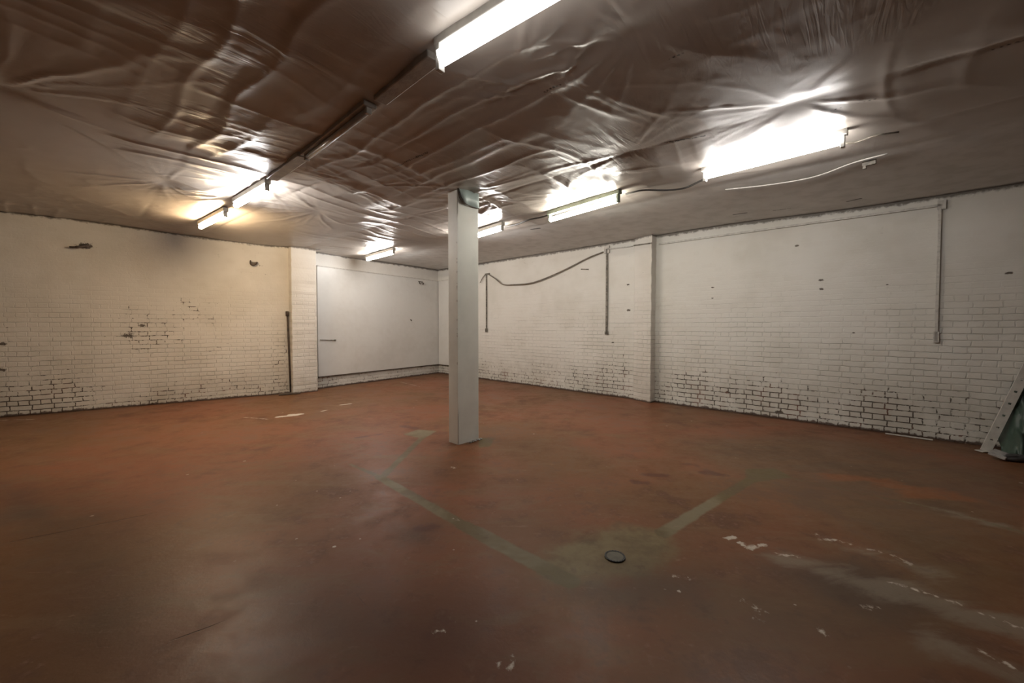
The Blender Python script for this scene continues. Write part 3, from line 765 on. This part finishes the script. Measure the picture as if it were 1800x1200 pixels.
# cables and battens on the ceiling
def ccable(label, pts, drop, r, mat, name='ceiling_cable'):
    P = [tp(u, v, drop) for u, v in pts]; bm = bmesh.new(); tube(bm, [p-P[0] for p in smooth(P, 6)], r, 8)
    o = obj(name, bm, mat, smooth=True); o.location = P[0]; return tag(o, label, 'cable', None)
ccable('dark cable running along the ceiling from the greenish lamp towards the right lamp', [(1100, 341), (1120, 336), (1135, 334), (1175, 334), (1205, 330), (1235, 316)], .055, .010, M['black_cable'])
ccable('dark cable along the ceiling between the column lamp and the greenish lamp', [(886, 399), (909, 394), (930, 386), (950, 382), (968, 377)], .055, .011, M['black_cable'])
ccable('thin cable on the ceiling right of the bright right-hand lamp', [(1487, 252), (1505, 250), (1540, 238), (1580, 232)], .045, .007, M['grey_cable'])
ccable('thin pale cable below the bright right-hand lamp near the long wall', [(1275, 333), (1350, 325), (1430, 311), (1500, 286), (1560, 270)], .022, .007, M['painted_conduit'])
# clip beside the right lamp
p = tp(1528, 284, .02)
bm = bmesh.new(); box(bm, -.05, .05, -.015, .015, -.035, .01, .004); box(bm, -.045, -.02, -.012, .012, -.06, -.03, .003)
o = obj('ceiling_clip', bm, M['dirty_conduit']); o.location = p; o.rotation_euler = (0, 0, -.9); tag(o, 'small grey clip on the ceiling right of the bright right-hand lamp', 'clip')

# ------------------------------------------------------------------ drain cover
c = at(1081, 977.5)
t = thing('drain_cover', 'round drain cover with black ring set in the green floor patch', 'drain', c+Vector((0, 0, .001)))
R = .060; seg = 48
bm = bmesh.new(); rings = []
for rr, z in ((R, -.006), (R, .0015), (R-.001, .0025), (R-.010, .0025), (R-.011, .0015), (R-.011, -.006)):
    rings.append([bm.verts.new((rr*math.cos(2*math.pi*k/seg), rr*math.sin(2*math.pi*k/seg), z)) for k in range(seg)])
for a, b in zip(rings, rings[1:]+rings[:1]):
    for k in range(seg): bm.faces.new((a[k], a[(k+1) % seg], b[(k+1) % seg], b[k]))
obj('ring', bm, M['iron'], t)
M['lid'] = plain('dull_lid', (.10, .086, .055), .6, var=.2)
bm = bmesh.new(); tube(bm, [(0, 0, -.006), (0, 0, .0015)], R-.012, 40); obj('lid', bm, M['lid'], t)
bm = bmesh.new()
for k in range(20):
    an = 2*math.pi*k/20; x, y = (R-.0055)*math.cos(an), (R-.0055)*math.sin(an); tube(bm, [(x, y, .001), (x, y, .0045)], .003, 6)
obj('rivets', bm, M['iron'], t)

# ------------------------------------------------------------------ leaning things at the right
foot = at(1733, 793); foot.z = .004
Q = wp(1801, 648, K3, B, nR, .10); dd = (Q-foot)
top = foot + dd*1.9
t = thing('leaning_upright', 'white perforated metal upright leaning on the right wall at the photo edge', 'upright', foot)
dn = dd.normalized(); side = dn.cross(nR).normalized(); fr = side.cross(dn).normalized()
if fr.dot(nR) < 0: fr = -fr
Rm = Matrix((side, fr, dn)).transposed()
L = (top-foot).length
def strip(bm, x0, x1, y0, y1, z0, z1):
    n0 = len(bm.verts); box(bm, x0, x1, y0, y1, z0, z1)
    bm.verts.ensure_lookup_table()
    for v in bm.verts[n0:]: v.co = Rm @ v.co
bm = bmesh.new(); hw = .034
pitch = .14; k = int(L/pitch); ho = .011
strip(bm, -hw, -ho, -.003, .003, 0, L); strip(bm, ho, hw, -.003, .003, 0, L)
z = 0
for i in range(k+1):
    z0 = i*pitch + (ho if i else 0); z1 = min((i+1)*pitch-ho, L)
    if z1 > z0: strip(bm, -ho, ho, -.003, .003, z0, z1)
obj('web', bm, M['white_plastic'], t)
for s in (-1, 1):
    bm = bmesh.new(); x0, x1 = sorted((s*hw, s*(hw+.004))); strip(bm, x0, x1, -.04, .003, 0, L); obj('flange', bm, M['white_plastic'], t)
bm = bmesh.new(); box(bm, -.085, .05, -.045, .035, -.003, .006, .002); obj('foot_plate', bm, M['white_plastic'], t)

# green crumpled sheet leaning in the corner of view
gb0, gb1 = at(1764, 803), at(1830, 812)
n = 34; bm = bmesh.new(); V = []
dg = (gb1-gb0)
for i in range(n+1):
    row = []
    for j in range(n+1):
        f, g = i/n, j/n
        base = gb0 + dg*f; z = .012 + g*.75
        wall_p = K3 + dR*((base-K3).dot(dR)); dist = (base-K3).dot(nR)
        nz = float(vnoise(np.array([f*6.]), np.array([g*5.]), 500)[0]); nz2 = float(vnoise(np.array([f*13.]), np.array([g*11.]), 501)[0])
        k = dist*(1-g)**1.6 + .035 + (.09*nz*(1-g)**.7 + .03*nz2)
        p = wall_p + nR*k; z += .05*(nz-.5)*(g > 0)
        if f < .5: z *= (.25 + .75*sstep(0, .5, f+.001)) if g > 0 else 1
        p.z = max(.008, float(z)) ; row.append(bm.verts.new(p-gb0))
    V.append(row)
for i in range(n):
    for j in range(n): bm.faces.new((V[i][j], V[i+1][j], V[i+1][j+1], V[i][j+1]))
o = obj('green_sheet', bm, M['green_sheet'], smooth=True); o.location = gb0; sd = o.modifiers.new('s', 'SOLIDIFY'); sd.thickness = .004
tag(o, 'crumpled dark green sheet heaped against the right wall behind the upright', 'sheet')
# pale slab on the floor, propped on dark wrap
c = at(1757, 806)
t = thing('plaster_slab', 'small pale flat slab lying tilted on the floor by the leaning upright', 'slab', c, -.55)
t.rotation_euler = (math.radians(14), math.radians(-5), math.radians(25)); t.location.z = .045
bm = bmesh.new(); box(bm, -.085, .085, -.06, .06, -.012, .014, .005); obj('slab', bm, M['plaster'], t)
c = at(1790, 810)
bm = bmesh.new(); r = bmesh.ops.create_icosphere(bm, subdivisions=4, radius=1)
for v in bm.verts:
    q = v.co.normalized(); nn = fbm(np.array([q.x*2.3+5]), np.array([q.y*2.3+q.z*1.7+5]), 77, 3)[0]; s = .7+.65*float(nn)
    v.co = Vector((q.x*.15*s, q.y*.06*s, max(-.028, q.z*.035*s)))
o = obj('crumpled_wrap', bm, M['debris'], smooth=True); o.location = c + Vector((0, 0, .03)); o.rotation_euler = (0, 0, -.3)
tag(o, 'dark crumpled wrapping on the floor under the pale slab', 'wrapping')
# thin batten along the foot of the right wall
a, b = at(1556, 762.5), at(1640, 774); d_ = b-a
bm = bmesh.new(); box(bm, 0, d_.length, -.012, .012, 0, .014, .003)
o = obj('floor_batten', bm, M['painted_conduit']); o.location = a; o.rotation_euler = (0, 0, math.atan2(d_.y, d_.x))
tag(o, 'thin pale strip lying along the foot of the right wall', 'strip')
